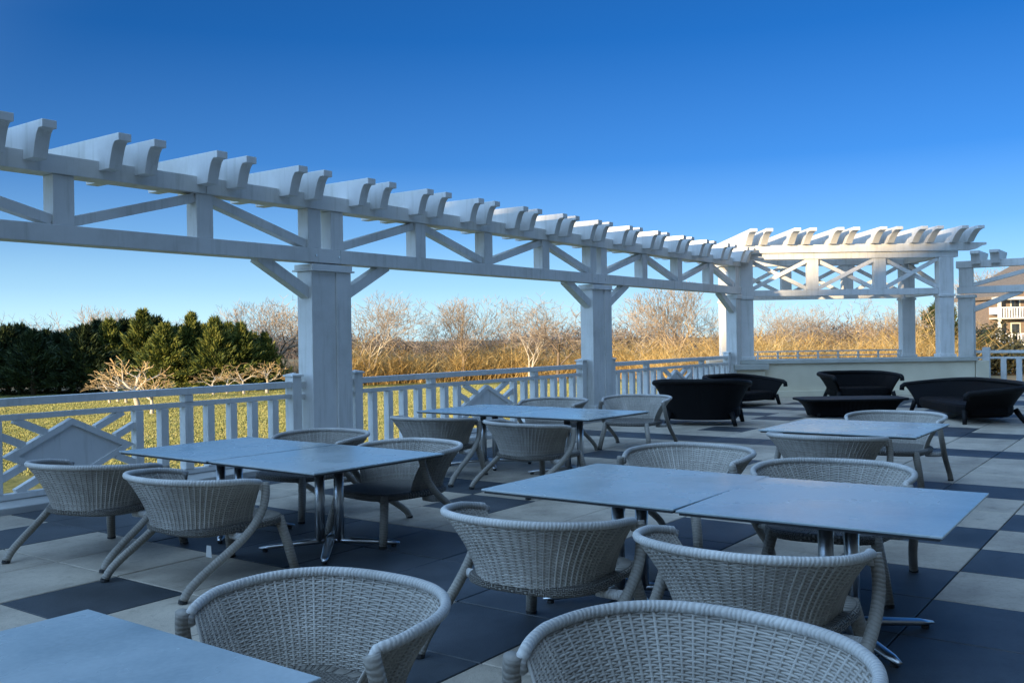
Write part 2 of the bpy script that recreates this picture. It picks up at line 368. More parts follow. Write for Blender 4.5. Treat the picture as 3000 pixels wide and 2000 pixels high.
tag(pl.obj('paving', M['tile_light']), kind='structure'); tag(pd.obj('dark_paving', M['tile_dark']), kind='structure')
k = MB().box(-8, 20.2, 8.03, 8.62, -1.3, .05); o = k.obj('kerb', M['kerb'], bevel=.008); tag(o, kind='structure')

# ------------------------------------------------------------------ main pergola
def rafter_prof(y0, y1, z0, z1, st=.065, sw=.165):
    """side profile of a rafter: square cap, then a cove swept back to the underside, at both ends"""
    c = []
    for k in range(9):
        t = k / 8
        c.append((st + (sw - st) * (1 - t) ** .6, z0 + (z1 - .07 - z0) * t))
    return [(y0 + o_, z) for o_, z in c] + [(y0, z1-.07), (y0, z1), (y1, z1), (y1, z1-.07)] + [(y1 - o_, z) for o_, z in reversed(c)]
perg = empty('pergola', (11, 8.35, 0), 'long white timber pergola with paired rafters over the terrace railing', 'pergola')
PINV = Vector((11, 8.35, 0))
class LB(MB):
    """mesh builder that shifts to the pergola origin"""
    def obj(s, name, mats, parent=None, smooth=False, bevel=0, org=PINV):
        s.v = [(v[0]-org[0], v[1]-org[1], v[2]-org[2]) for v in s.v]
        return MB.obj(s, name, mats, parent, smooth, bevel)
BV = .006
def box_part(name, parent, x0,x1,y0,y1,z0,z1, mat='paint', org=PINV, bevel=BV):
    return LB().box(x0,x1,y0,y1,z0,z1).obj(name, M[mat], parent, bevel=bevel, org=org)
COLX = [1.5, 7.8, 14.1]
for cx in COLX:
    c = LB().box(cx-.31, cx+.062, 8.25, 8.50, .05, 2.215).box(cx+.064, cx+.30, 8.232, 8.518, .05, 2.215).obj('column', M['paint'], perg, bevel=BV)
    box_part('plinth', c, cx-.345, cx+.335, 8.20, 8.55, .05, .24)
    box_part('neck_moulding', c, cx-.345, cx+.335, 8.20, 8.55, 2.217, 2.238)
    box_part('capital', c, cx-.325, cx+.315, 8.222, 8.53, 2.24, 2.30)
    for a, b in ((cx-.343, cx-.142), (cx+.013, cx+.215)):
        box_part('upper_post', perg, a, b, 8.263, 8.437, 2.487, 2.938)
c = LB().box(20.0, 20.27, 8.25, 8.50, .05, 2.215).obj('column', M['paint'], perg, bevel=BV)
box_part('capital', c, 19.98, 20.29, 8.225, 8.525, 2.217, 2.30)
box_part('upper_post', perg, 20.02, 20.25, 8.263, 8.437, 2.487, 2.938)
lower_cuts, upper_cuts = [.6, 7.95, 14.25, 20.3], [.6, 6.06, 12.40, 20.42]
for a_, b_ in zip(lower_cuts, lower_cuts[1:]): LB().box(a_ + .002, b_ - .002, 8.243, 8.458, 2.32, 2.485).obj('lower_beam', M['paint'], perg, bevel=BV)
for a_, b_ in zip(upper_cuts, upper_cuts[1:]): LB().box(a_ + .002, b_ - .002, 8.235, 8.466, 2.94, 3.11).obj('upper_beam', M['paint'], perg, bevel=BV)
for bx_ in COLX:
    for q_ in (-.24, .12): LB().tube([(bx_ + q_, 8.2435, 2.40), (bx_ + q_, 8.234, 2.40)], .014, 10).obj('bolt', M['steel'], perg)
verts = [[2.9, 4.556, 6.06], [9.42, 10.90, 12.40], [15.72, 17.21, 18.72]]
for bay in range(3):
    xa = COLX[bay] + (.30 if bay == 0 else .215); xb = (COLX + [20.35])[bay+1] - .343
    a, m_, b = verts[bay]
    for x in (a, m_, b): box_part('truss_post', perg, x-.1, x+.1, 8.263, 8.437, 2.487, 2.938)
    zb, zt = 2.53, 2.895
    for p, q in (((xa+.0, zb), (a-.1, zt)), ((a+.1, zt), (m_-.1, zb)), ((m_+.1, zb), (b-.1, zt)), ((b+.1, zt), (xb, zb))):
        LB().bar((p[0], 8.35, p[1]), (q[0], 8.35, q[1]), .095, .12).obj('truss_diagonal', M['paint'], perg, bevel=.004)
for cx in COLX + [20.31]:
    for sgn in (-1, 1):
        if cx > 20 and sgn > 0: continue
        e0 = cx + sgn * .30
        LB().bar((e0 - sgn*.015, 8.36, 1.955), (cx + sgn * 1.02, 8.36, 2.345), .125, .13).obj('knee_brace', M['paint'], perg, bevel=.004)
for kq in range(-2, 16):
    for off in (0, .365):
        xr = 3.94 + 1.067 * kq + off
        if xr > 20.45: continue
        m = LB().prism(rafter_prof(7.9, 9.25, 3.02, 3.33), xr - .128, xr, lambda p, q, t: (t, p, q))
        m.obj('rafter', M['paint'], perg, bevel=.004)

# ------------------------------------------------------------------ railings
def railing(cx, label, half=2.67):
    org = Vector((cx, 8.42, .05))
    root = empty('railing', org, label, 'railing', 'white railing panels under the pergola')
    def bx(name, a, b, y0, y1, z0, z1, par=root, bv=.004): return LB().box(cx+a, cx+b, y0, y1, z0, z1).obj(name, M['paint'], par, bevel=bv, org=org)
    bx('top_rail', -half+.066, half-.066, 8.365, 8.475, .875, .945)
    bx('middle_rail', -half+.066, half-.066, 8.385, 8.455, .75, .80)
    bx('bottom_rail', -half+.066, half-.066, 8.38, 8.46, .062, .11)
    for s in (-1, 1):
        p = bx('end_post', s*half-.065, s*half+.065, 8.352, 8.488, .052, 1.0)
        LB().add([(cx+s*half-.082,8.335,1.002),(cx+s*half+.082,8.335,1.002),(cx+s*half+.082,8.505,1.002),(cx+s*half-.082,8.505,1.002),(cx+s*half-.082,8.335,1.02),(cx+s*half+.082,8.335,1.02),(cx+s*half+.082,8.505,1.02),(cx+s*half-.082,8.505,1.02),(cx+s*half,8.42,1.045)],
                 [(3,2,1,0),(0,1,5,4),(1,2,6,5),(2,3,7,6),(3,0,4,7),(4,5,8),(5,6,8),(6,7,8),(7,4,8)]).obj('post_cap', M['paint'], p, org=org)
        e0, e1 = sorted((s*(half+.066), s*(half+.165)))
        bx('top_stub', e0, e1, 8.385, 8.455, .858, .935); bx('lower_stub', e0, e1, 8.39, 8.45, .736, .79)
        for xo in (.96, 1.51, 1.80, 2.08, 2.37): bx('baluster', s*xo-.042, s*xo+.042, 8.375, 8.465, .112, .748)
        bx('panel_post', s*.68-.042, s*.68+.042, 8.375, 8.465, .112, .748)
        bx('middle_post', s*1.24-.05, s*1.24+.05, 8.37, 8.47, .112, .748)
        bx('rail_block', s*1.24-.05, s*1.24+.05, 8.372, 8.468, .802, .873)
    zc, hw, hh = .43, .625, .30
    fr = LB()
    P = [(0, hh), (hw, 0), (0, -hh), (-hw, 0)]
    ins = .80
    for a in range(4):
        b = (a+1) % 4
        vs = []
        for y in (8.385, 8.455):
            for (px, pz) in (P[a], P[b]): vs.append((cx+px, y, zc+pz))
            for (px, pz) in (P[b], P[a]): vs.append((cx+px*ins, y, zc+pz*ins))
        fr.add(vs, [(0,1,2,3)[::1], (7,6,5,4), (0,4,5,1), (1,5,6,2), (2,6,7,3), (3,7,4,0)])
    fr.obj('diamond_frame', M['paint'], root, org=org)
    LB().prism([(px*ins*1.0, pz*ins*1.0) for px, pz in P], 8.405, 8.435, lambda p, q, t: (cx+p, t, zc+q)).obj('diamond_panel', M['paint'], root, org=org)
    for sx in (-1, 1):
        for sz in (-1, 1):
            for t in (.30, .62):
                # foot on the diamond edge, running out square to it in slope
                px, pz = hw*(1-t)*1.0, hh*t
                ex = min(.64, px + (.75 - zc - pz if sz > 0 else zc - .112 - pz) * hw/hh)
                ez = pz + (ex - px) * hh/hw
                ezm = (.75 - zc) if sz > 0 else (zc - .112)
                if ez > ezm: ez = ezm; ex = px + (ez-pz)*hw/hh
                LB().bar((cx+sx*px, 8.42, zc+sz*pz), (cx+sx*ex, 8.42, zc+sz*ez), .062, .062).obj('lattice_bar', M['paint'], root, org=org)
    return root
railing(4.67, 'white railing bay left of the near pergola column, with large diamond panel')
railing(11.0, 'white railing bay between the two wide pergola columns, diamond panel behind the far table')
railing(17.25, 'farthest white railing bay, ending at the corner pavilion behind the black armchairs', 2.60)

# ------------------------------------------------------------------ corner pavilion on its parapet
wallr = empty('parapet_wall', ld(7.75, 21.4), 'cream stucco parapet wall with stone cap under the corner pavilion', 'wall', rz=LDROT)
def lbox(name, parent, l0,l1,d0,d1,z0,z1, mat='paint', bevel=BV):
    return MB().box(l0-7.75, l1-7.75, d0-21.4, d1-21.4, z0, z1).obj(name, M[mat], parent, bevel=bevel)
lbox('wall_face', wallr, 5.02, 10.42, 21.25, 21.55, -.01, .74, 'stucco')
lbox('cap', wallr, 4.98, 10.46, 21.19, 21.61, .742, .83, 'capstone')
lbox('base_ledge', wallr, 5.66, 10.42, 21.13, 21.248, -.01, .13, 'stucco')
lbox('pedestal', wallr, 5.0, 5.62, 21.02, 21.247, -.01, .62, 'stucco')
lbox('pedestal_cap', wallr, 4.94, 5.70, 20.95, 21.188, .622, .74, 'capstone')
lbox('rear_wall', wallr, 4.9, 10.5, 23.3, 23.62, -1.35, .70, 'stucco'); lbox('rear_cap', wallr, 4.85, 10.55, 23.24, 23.68, .702, .79, 'capstone')
lbox('side_wall', wallr, 10.44, 10.74, 21.25, 23.2, -1.35, .74, 'stucco')
lbox('pavilion_floor', wallr, 4.9, 10.42, 21.56, 23.28, -1.35, -.02, 'kerb')
pav = empty('corner_pavilion', ld(7.75, 21.4, .83), 'white open pavilion at the terrace corner with sunlit rafters', 'pavilion', rz=LDROT)
def pbox(name, parent, l0,l1,d0,d1,z0,z1, bevel=BV):
    return MB().box(l0-7.75, l1-7.75, d0-21.4, d1-21.4, z0-.83, z1-.83).obj(name, M['paint'], parent, bevel=bevel)
for d in (21.4, 23.46):
    zb = .832 if d < 22 else .792
    for a, b in ((5.17, 5.45), (9.66, 9.98)):
        c = pbox('column', pav, a, b, d-.13, d+.13, zb, 3.085)
        pbox('plinth', c, a-.03, b+.03, d-.16, d+.16, zb, zb+.07); pbox('capital', c, a-.025, b+.025, d-.155, d+.155, 2.2, 2.255)
    pbox('lower_beam', pav, 5.452, 9.658, d-.08, d+.08, 2.26, 2.40)
    pbox('upper_beam', pav, 5.02, 10.1, d-.10, d+.10, 3.09, 3.225)
    for a, b in ((6.7, 6.95), (8.21, 8.48)): pbox('truss_post', pav, a, b, d-.075, d+.075, 2.402, 3.088)
    for a, b in ((5.45, 6.7), (6.95, 8.21), (8.48, 9.66)):
        for (p0, p1), dd in (((2.43, 3.06), -.035), ((3.06, 2.43), .035)):
            MB().bar((a-7.75, d-21.4+dd, p0-.83), (b-7.75, d-21.4+dd, p1-.83), .085, .066).obj('cross_brace', M['paint'], pav, bevel=.003)
    # fascia with shaped ends
    e = [(4.72, 3.33), (4.72, 3.405), (10.71, 3.405), (10.71, 3.35), (10.62, 3.335), (10.48, 3.26), (10.36, 3.232), (5.0, 3.232), (4.86, 3.27)]
    dd = -.17 if d < 22 else .03
    MB().prism(e, d-21.4+dd, d-21.4+dd+.14, lambda p, q, t: (p-7.75, t, q-.83)).obj('fascia', M['paint'], pav, bevel=.004)
for l0 in (5.1, 9.72):
    pbox('side_beam', pav, l0, l0+.2, 21.56, 23.3, 2.26, 2.40); pbox('side_upper_beam', pav, l0, l0+.2, 21.52, 23.34, 3.09, 3.225)
    MB().bar((l0+.1-7.75, .2, 2.45-.83), (l0+.1-7.75, 1.86, 3.05-.83), .085, .066, (1,0,0)).obj('side_brace', M['paint'], pav, bevel=.003)
kq = 0
for base in (5.41, 6.365, 7.31, 8.25, 9.14, 10.03):
    for off in (-.02, .325):
        lr = base + off
        MB().prism(rafter_prof(20.60, 24.25, 3.407, 3.72, .08, .50), lr-.15-7.75, lr-7.75, lambda p, q, t: (t, p-21.4, q-.83)).obj('rafter', M['paint'], pav, bevel=.004)
rr = empty('guard_rail', ld(7.75, 23.46, .79), 'thin white guard rail along the rear wall of the pavilion', 'railing', rz=LDROT)
MB().box(-2.2, 1.9, -.03, .03, .17, .20).obj('top_rail', M['paint'], rr); MB().box(-2.2, 1.9, -.025, .025, .06, .085).obj('lower_rail', M['paint'], rr)
for i in range(9): MB().box(-2.15+i*.5-.02, -2.15+i*.5+.02, -.02, .02, 0, .168).obj('post', M['paint'], rr)

# ------------------------------------------------------------------ east wing
WO = Vector((25.1, 1.2, 0))
wing = empty('side_pergola', WO, 'white pergola wing with rafter tails running right from the pavilion', 'pergola')
def wbox(name, par, x0,x1,y0,y1,z0,z1): return LB().box(x0,x1,y0,y1,z0,z1).obj(name, M['paint'], par, bevel=BV, org=WO)
for cy in (4.45, -1.8):
    c = wbox('column', wing, 24.95, 25.25, cy-.17, cy+.17, 0, 2.215)
    wbox('capital', c, 24.91, 25.29, cy-.20, cy+.20, 2.217, 2.29); wbox('plinth', c, 24.91, 25.29, cy-.21, cy+.21, 0, .16)
    wbox('upper_post', wing, 25.0, 25.2, cy-.15, cy+.15, 2.487, 2.938)
wbox('lower_beam', wing, 24.99, 25.21, -2.2, 4.64, 2.32, 2.485); wbox('upper_beam', wing, 24.98, 25.22, -2.2, 4.66, 2.94, 3.11)
for y in (2.75, 1.3, -.2): wbox('truss_post', wing, 25.01, 25.19, y-.1, y+.1, 2.487, 2.938)
for a, b in (((4.3, 2.53), (2.85, 2.895)), ((2.65, 2.895), (1.4, 2.53)), ((1.2, 2.53), (-.1, 2.895)), ((-.3, 2.895), (-1.65, 2.53))):
    LB().bar((25.1, a[0], a[1]), (25.1, b[0], b[1]), .095, .12, (1,0,0)).obj('truss_diagonal', M['paint'], wing, bevel=.004, org=WO)
LB().bar((25.1, 4.29, 1.93), (25.1, 3.25, 2.345), .125, .13, (1,0,0)).obj('knee_brace', M['paint'], wing, bevel=.004, org=WO)
for y in (4.30, 3.88, 3.05, 2.64, 1.8, 1.4, .6, .2, -.6, -1.0):
    LB().prism(rafter_prof(24.72, 26.0, 3.02, 3.33), y-.2, y, lambda p, q, t: (p, t, q)).obj('rafter', M['paint'], wing, bevel=.004, org=WO)
wr = empty('side_railing', (25.1, 2.4, 0), 'bright white baluster railing under the side pergola wing', 'railing')
O2 = Vector((25.1, 2.4, 0))
def w2(name, x0,x1,y0,y1,z0,z1): return LB().box(x0,x1,y0,y1,z0,z1).obj(name, M['paint'], wr, bevel=.004, org=O2)
w2('top_rail', 25.05, 25.15, .5, 4.26, .875, .945); w2('middle_rail', 25.06, 25.14, .5, 4.26, .74, .79); w2('bottom_rail', 25.06, 25.14, .5, 4.26, .08, .13)
for y in (4.03, 1.2): w2('post', 25.03, 25.17, y-.08, y+.08, 0, 1.02)
for y in (3.66, 3.33, 3.0, 2.67, 2.34, 2.01, 1.68): w2('baluster', 25.06, 25.14, y-.06, y+.06, .132, .738)

# ------------------------------------------------------------------ wicker dining chairs
def u_curve(W, back, arm, z_fn, n, curl=.035, yc=-.05):
    P = []
    for i in range(n):
        a = -1 + 2*i/(n-1)
        if abs(a) < .68:
            th = a/.68*math.pi/2; e = .86
            x = W*math.copysign(abs(math.sin(th))**e, a); y = yc - back*abs(math.cos(th))**e
        else:
            s = (abs(a)-.68)/.32; x = math.copysign(W - curl*s*s, a); y = yc + arm*s
        P.append(Vector((x, y, z_fn(a))))
    return P
def shell_rows(W0, W1, b0, b1, a0, a1, z0, zt, nt_, nv, flare=1.8):
    rows = []
    top = u_curve(W1, b1, a1, zt, nt_); bot = u_curve(W0, b0, a0, lambda a: z0, nt_, .0)
    for k in range(nv):
        v = k/(nv-1); s = v**flare
        row = []
        for p, q in zip(bot, top):
            row.append(Vector((p.x + (q.x-p.x)*s, p.y + (q.y-p.y)*s, p.z + (q.z-p.z)*v)))
        rows.append(row)
    return rows
def make_chair():
    root = empty('wicker_chair', (0,0,0), 'x', 'chair', 'grey wicker dining chairs')
    zt = lambda a: .624 - .042*max(0, (abs(a)-.2)/.8)**1.5
    NS, NR = 49, 43
    rows = shell_rows(.285, .435, .255, .375, .16, .13, .338, zt, 2*(NS-1)+1, NR, 1.5)
    nrm = []
    for k in range(NR):
        rn = []
        for i in range(len(rows[0])):
            t = rows[k][min(i+1, len(rows[0])-1)] - rows[k][max(i-1, 0)]
            b = rows[min(k+1, NR-1)][i] - rows[max(k-1, 0)][i]
            rn.append(t.cross(b).normalized())
        nrm.append(rn)
    m = MB()
    for k in range(NR-1):
        vs = []; nn = len(rows[0])
        sg = 1 if k % 2 else -1
        vv = []
        for i in range(nn):
            c = (rows[k][i] + rows[k+1][i])/2; n_ = nrm[k][i]; b = (rows[k+1][i]-rows[k][i])
            # over one stake, under the next
            off = .0033*sg*math.cos(math.pi*i/2)
            c = c + n_*off
            hw = b*.56
            vv.append([c - hw, c + n_*.0026, c + hw, c - n_*.0026])
        vs = [p for q in vv for p in q]
        fs = []
        for i in range(nn-1):
            for a in range(4): fs.append((i*4+a, i*4+(a+1)%4, (i+1)*4+(a+1)%4, (i+1)*4+a))
        m.add(vs, fs)
    for j in range(NS):
        i = min(2*j, len(rows[0])-1)
        pts = [rows[k][i] for k in range(0, NR, 2)]
        m.tube(pts, .0062, 4, False)
    back = m.obj('backrest', M['wicker'], root, smooth=True)
    MB().grid([r[::2] for r in rows[::2]]).obj('backing', M['shell_dark'], back)
    rim = u_curve(.435, .375, .13, lambda a: zt(a) + .008, 71)
    # rounded arm ends turning down
    t0, t1 = rim[0], rim[-1]
    rim = [t0 + Vector((0, .012, -.05)), t0 + Vector((0, .022, -.02))] + rim + [t1 + Vector((0, .022, -.02)), t1 + Vector((0, .012, -.05))]
    MB().tube(rim, .0172, 10, True, 1, None, 1.0).obj('rim', M['wrap'], root, smooth=True)
    seat = MB(); ring = []
    for i in range(40):
        th = 2*math.pi*i/40; c, s = math.cos(th), math.sin(th)
        ring.append((.345*math.copysign(abs(c)**.6, c), .06+.37*math.copysign(abs(s)**.6, s)))
    layers = [(.300, .90), (.312, .96), (.336, .96), (.348, .92), (.350, .78)]
    vs = [(x*sc, .06+(y-.06)*sc, z) for z, sc in layers for x, y in ring]
    fs = []; uv = []
    for a in range(len(layers)-1):
        for i in range(40):
            q = (a*40+i, a*40+(i+1)%40, (a+1)*40+(i+1)%40, (a+1)*40+i); fs.append(q); uv.append([(((i + (1 if n_ in (1, 2) else 0))/40)*2.1, vs[j][2]*1.3) for n_, j in enumerate(q)])
    fs.append(tuple(4*40+i for i in range(40))); uv.append([(vs[4*40+i][0], vs[4*40+i][1]) for i in range(40)])
    fs.append(tuple(range(40))[::-1]); uv.append([(0,0)]*40)
    seat.add(vs, fs, uv); seat.obj('seat', M['seatweave'], root, smooth=False)
    for s in (-1, 1):
        # sabre leg from the arm end down and back to the floor
        ctrl = [(.41, .115, .585), (.425, .105, .51), (.432, .07, .42), (.43, -.01, .325), (.42, -.13, .235), (.41, -.27, .150), (.405, -.385, .07), (.405, -.43, .012)]
        P = []
        for i in range(len(ctrl)-1):
            p0, p1, p2, p3 = [Vector(ctrl[max(0, min(len(ctrl)-1, i+q))]) for q in (-1, 0, 1, 2)]
            for t in (0, .33, .67):
                P.append(.5*((2*p1) + (p2-p0)*t + (2*p0-5*p1+4*p2-p3)*t*t + (3*p1-p0-3*p2+p3)*t**3))
        P.append(Vector(ctrl[-1]))
        P = [Vector((s*p.x, p.y, p.z)) for p in P]
        leg = MB().tube(P, [.0255]*4+[.0248]*(len(P)-4), 10).obj('leg', M['wrapleg'], root, smooth=True)
        MB().tube([(s*.405, -.428, .016), (s*.405, -.432, 0)], .026, 10).obj('foot_pad', M['rubber'], leg)
        leg = MB().tube([(s*.262, .325, .335), (s*.300, .362, .16), (s*.325, .392, .012)], [.031, .030, .028], 10).obj('leg', M['wrapleg'], root, smooth=True)
        MB().tube([(s*.325, .392, .014), (s*.325, .392, 0)], .029, 10).obj('foot_pad', M['rubber'], leg)
        MB().tube([(s*.27, -.02, .285), (s*.35, -.03, .285), (s*.408, -.05, .292)], .023, 8).obj('seat_bracket', M['wrap'], root, smooth=True)
    return root
CH = [ # x, y, facing deg, label
 (3.526, 5.947, 14.9, 'grey wicker chair at the railing-side table, leftmost of all, back to the viewer'),
 (3.509, 4.811, -2.3, 'grey wicker chair with splayed rear legs, right of the leftmost chair, back to the viewer'),
 (3.569, 2.402, 3.4, 'grey wicker chair seen from behind at the near left corner of the large front table'),
 (3.505, 1.376, 0.1, 'grey wicker chair seen from behind at the near right of the large front table'),
 (1.89, 2.165, 182.3, 'grey wicker chair facing the viewer across the cropped table corner, open front turned left'),
 (2.03, 1.005, 174.2, 'largest grey wicker chair back, cut by the bottom edge of the picture'),
 (5.724, 2.751, 176.4, 'grey wicker chair on the far side of the large front table, left one'),
 (5.342, 1.661, 190.1, 'grey wicker chair on the far side of the large front table, right one'),
 (9.180, 2.265, 180.3, 'grey wicker chair behind the small square table, facing the viewer'),
 (7.364, 2.296, 1.0, 'grey wicker chair back in front of the small square table'),
 (5.333, 5.902, 178.2, 'grey wicker chair behind the railing-side table, just below the near pergola column'),
 (5.055, 4.690, 171.1, 'grey wicker chair at the right end of the railing-side table, behind it'),
 (7.276, 6.196, 8.4, 'grey wicker chair before the far table, left one, back to the viewer'),
 (7.221, 4.979, -14.3, 'grey wicker chair before the far table, right one, turned askew'),
 (9.674, 6.427, 179.7, 'grey wicker chair behind the far table, in front of the second pergola column'),
 (10.574, 5.733, 188.3, 'grey wicker chair at the right end of the far table beside the black armchair'),
]
proto = make_chair()
for i, (x, y, a, lab) in enumerate(CH):
    c = proto if i == 0 else copy_tree(proto)
    c.location = (x, y, 0); c.rotation_euler = (0, 0, R(a - 90)); c['label'] = lab; c.scale = (.95, .95, .97) if i == 4 else (1, 1, 1)
tagm = MB().add([(.31, -.22, .20), (.335, -.20, .195), (.345, -.21, .265), (.325, -.225, .268), (.312, -.222, .20), (.337, -.202, .195), (.347, -.212, .265), (.327, -.227, .268)], [(0,1,2,3), (7,6,5,4), (0,4,5,1), (1,5,6,2), (2,6,7,3), (3,7,4,0)])
second = [o for o in scn.objects if o.get('category') == 'chair'][1]
tagm.obj('paper_tag', M['paint'], second)
# ------------------------------------------------------------------ tables
def make_table(sx, sy):
    root = empty('dining_table', (0,0,0), 'x', 'table', 'slate topped dining tables')
    top = MB().box(-sx/2, sx/2, -sy/2, sy/2, .609, .620).obj('tabletop', [M['tabletop']], root, bevel=.003)
    MB().box(-sx/2+.012, sx/2-.012, -sy/2+.012, sy/2-.012, .597, .6085).obj('underside', M['edge'], top)
    for s in (-1, 1):
        MB().tube([(s*.045, -s*.045, .05), (s*.045, -s*.045, .585)], .034, 14).obj('pedestal', M['steel'], root, smooth=True)
    MB().box(-.22, .22, -.05, .05, .583, .596).box(-.05, .05, -.22, .22, .5835, .5965).obj('mounting_plate', M['edge'], root)
    for q in range(4):
        a = math.pi/4 + q*math.pi/2; d = Vector((math.cos(a), math.sin(a), 0))
        lg = MB().tube([d*.03+Vector((0,0,.062)), d*.2+Vector((0,0,.05)), d*.40+Vector((0,0,.032)), d*.47+Vector((0,0,.026))], [.034,.032,.027,.012], 12, True, .62).obj('foot', M['steel'], root, smooth=True)
        MB().tube([d*.43+Vector((0,0,.016)), d*.43], .018, 10).obj('levelling_pad', M['rubber'], lg)
    return root
tp = make_table(1.14, 1.085)
TB = [ # x,y,rot,label, sx, sy scale
 (4.455, 5.83, -2.0, 'slate topped table beside the railing, left half of the joined pair', 1, 1),
 (4.42, 4.73, -2.6, 'slate topped table beside the railing, right half of the joined pair', 1, .99),
 (4.455, 2.455, -.6, 'slate topped table at the centre front, left half of the long pair', 1.02, 1.02),
 (4.435, 1.345, 1.2, 'slate topped table at the centre front, right half of the long pair', 1.02, 1.02),
 (8.34, 6.35, -2.2, 'slate topped table below the diamond rail panel, left half of the far pair', 1.02, 1.05),
 (8.27, 5.20, -2.5, 'slate topped table near the black armchair, right half of the far pair', 1.0, 1.05),
 (8.06, 2.29, 0, 'small square slate table standing alone before the black lounge sofas', 1.05, 1.13),
 (.945, 2.16, -.5, 'dark blue slate table corner in the nearest foreground, cropped at the lower left', 1.0, .93),
]
for i, (x, y, a, lab, s1, s2) in enumerate(TB):
    t_ = tp if i == 0 else copy_tree(tp)
    t_.location = (x, y, 0); t_.rotation_euler = (0, 0, R(a)); t_['label'] = lab; t_.scale = (s1, s2, 1)

# ------------------------------------------------------------------ black lounge furniture
def lounge(name, label, loc, face, W, back, arm, h, hd, cat='armchair'):
    root = empty(name, loc, label, cat, 'black wicker lounge seats', R(face-90))
    zt = lambda a: h - hd*max(0, (abs(a)-.25)/.75)**1.3
    rows = shell_rows(W*.70, W, back*.68, back, arm*.85, arm, .09, zt, 61, 12, 1.5)
    MB().grid(rows).obj('shell', M['blackweave'], root, smooth=True)
    inner = [[p + Vector((-.05*p.x/W, .05*max(0, -p.y), 0)) for p in r] for r in rows]
    MB().grid(inner).obj('inner_weave', M['blackweave'], root, smooth=True)
    rim = u_curve(W-.02, back-.02, arm, lambda a: zt(a)+.005, 61)
    rim = [rim[0]+Vector((0,.05,-.10)), rim[0]+Vector((0,.045,-.03))] + rim + [rim[-1]+Vector((0,.045,-.03)), rim[-1]+Vector((0,.05,-.10))]
    MB().tube(rim, .042, 10).obj('rim', M['blackrim'], root, smooth=True)
    y1 = -.05 + arm
    n = 24; ring = [(W*.78*math.copysign(abs(math.cos(2*math.pi*i/n))**.55, math.cos(2*math.pi*i/n)), (y1-back*.7)/2 + (y1+back*.7)/2*.98*math.copysign(abs(math.sin(2*math.pi*i/n))**.55, math.sin(2*math.pi*i/n))) for i in range(n)]
    lay = [(.12, .96), (.16, 1), (.25, 1), (.28, .96)]
    vs = [(x*s, y*s, z) for z, s in lay for x, y in ring]; fs = []; uv = []
    for a in range(3):
        for i in range(n):
            fs.append((a*n+i, a*n+(i+1)%n, (a+1)*n+(i+1)%n, (a+1)*n+i)); uv.append([(i/n, a/6), ((i+1)/n, a/6), ((i+1)/n, (a+1)/6), (i/n, (a+1)/6)])
    fs += [tuple(3*n+i for i in range(n)), tuple(range(n))[::-1]]; uv += [[(vs[3*n+i][0], vs[3*n+i][1]) for i in range(n)], [(0,0)]*n]
    MB().add(vs, fs, uv).obj('seat', M['blackweave'], root)
    for sx in (-1, 1):
        MB().tube([(sx*W*.74, y1-.06, .2), (sx*W*.80, y1-.02, 0)], [.045, .032], 10).obj('leg', M['blackrim'], root, smooth=True)
        MB().tube([(sx*W*.62, -back*.62, .2), (sx*W*.70, -back*.78, 0)], [.045, .032], 10).obj('leg', M['blackrim'], root, smooth=True)
    return root
lounge('lounge_chair', 'black wicker tub armchair with its flared back to the viewer', (13.95, 6.35, 0), 20, .76, .55, .5, .69, .10)
lounge('lounge_chair', 'black wicker tub armchair against the railing, half hidden by the nearer one', (17.85, 7.28, 0), 258, .85, .55, .5, .57, .12)
lounge('lounge_chair', 'black wicker tub armchair in front of the cream parapet wall', (20.2, 5.7, 0), 222, .78, .55, .5, .56, .05)
lounge('lounge_sofa', 'wide black wicker sofa at the right edge, its near arm cropped', (16.75, 3.0, 0), 121, 1.50, .60, .55, .57, .10, 'sofa')
ct = empty('coffee_table', ld(5.75, 16.1), 'low black wicker coffee table between the black lounge seats', 'coffee table', rz=LDROT)
rows = []
for z, s in ((.03, .80), (.12, .83), (.21, .90), (.27, .985)):
    rows.append([Vector((.88*s*math.copysign(abs(math.cos(q))**.5, math.cos(q)), .42*s*math.copysign(abs(math.sin(q))**.5, math.sin(q)), z)) for q in [2*math.pi*i/40 for i in range(41)]])
MB().grid(rows).obj('woven_body', M['blackweave'], ct, smooth=True)
tp2 = [(.92*math.copysign(abs(math.cos(q))**.45, math.cos(q)), .46*math.copysign(abs(math.sin(q))**.45, math.sin(q))) for q in [2*math.pi*i/40 for i in range(40)]]
MB().prism(tp2,   .272, .305, lambda p, q, t: (p, q, t)).obj('top', M['blackrim'], ct, bevel=.006)
for sx in (-1, 1):
    for sy in (-1, 1): MB().tube([(sx*.60, sy*.26, .06), (sx*.62, sy*.28, 0)], .035, 8).obj('leg', M['blackrim'], ct, smooth=True)

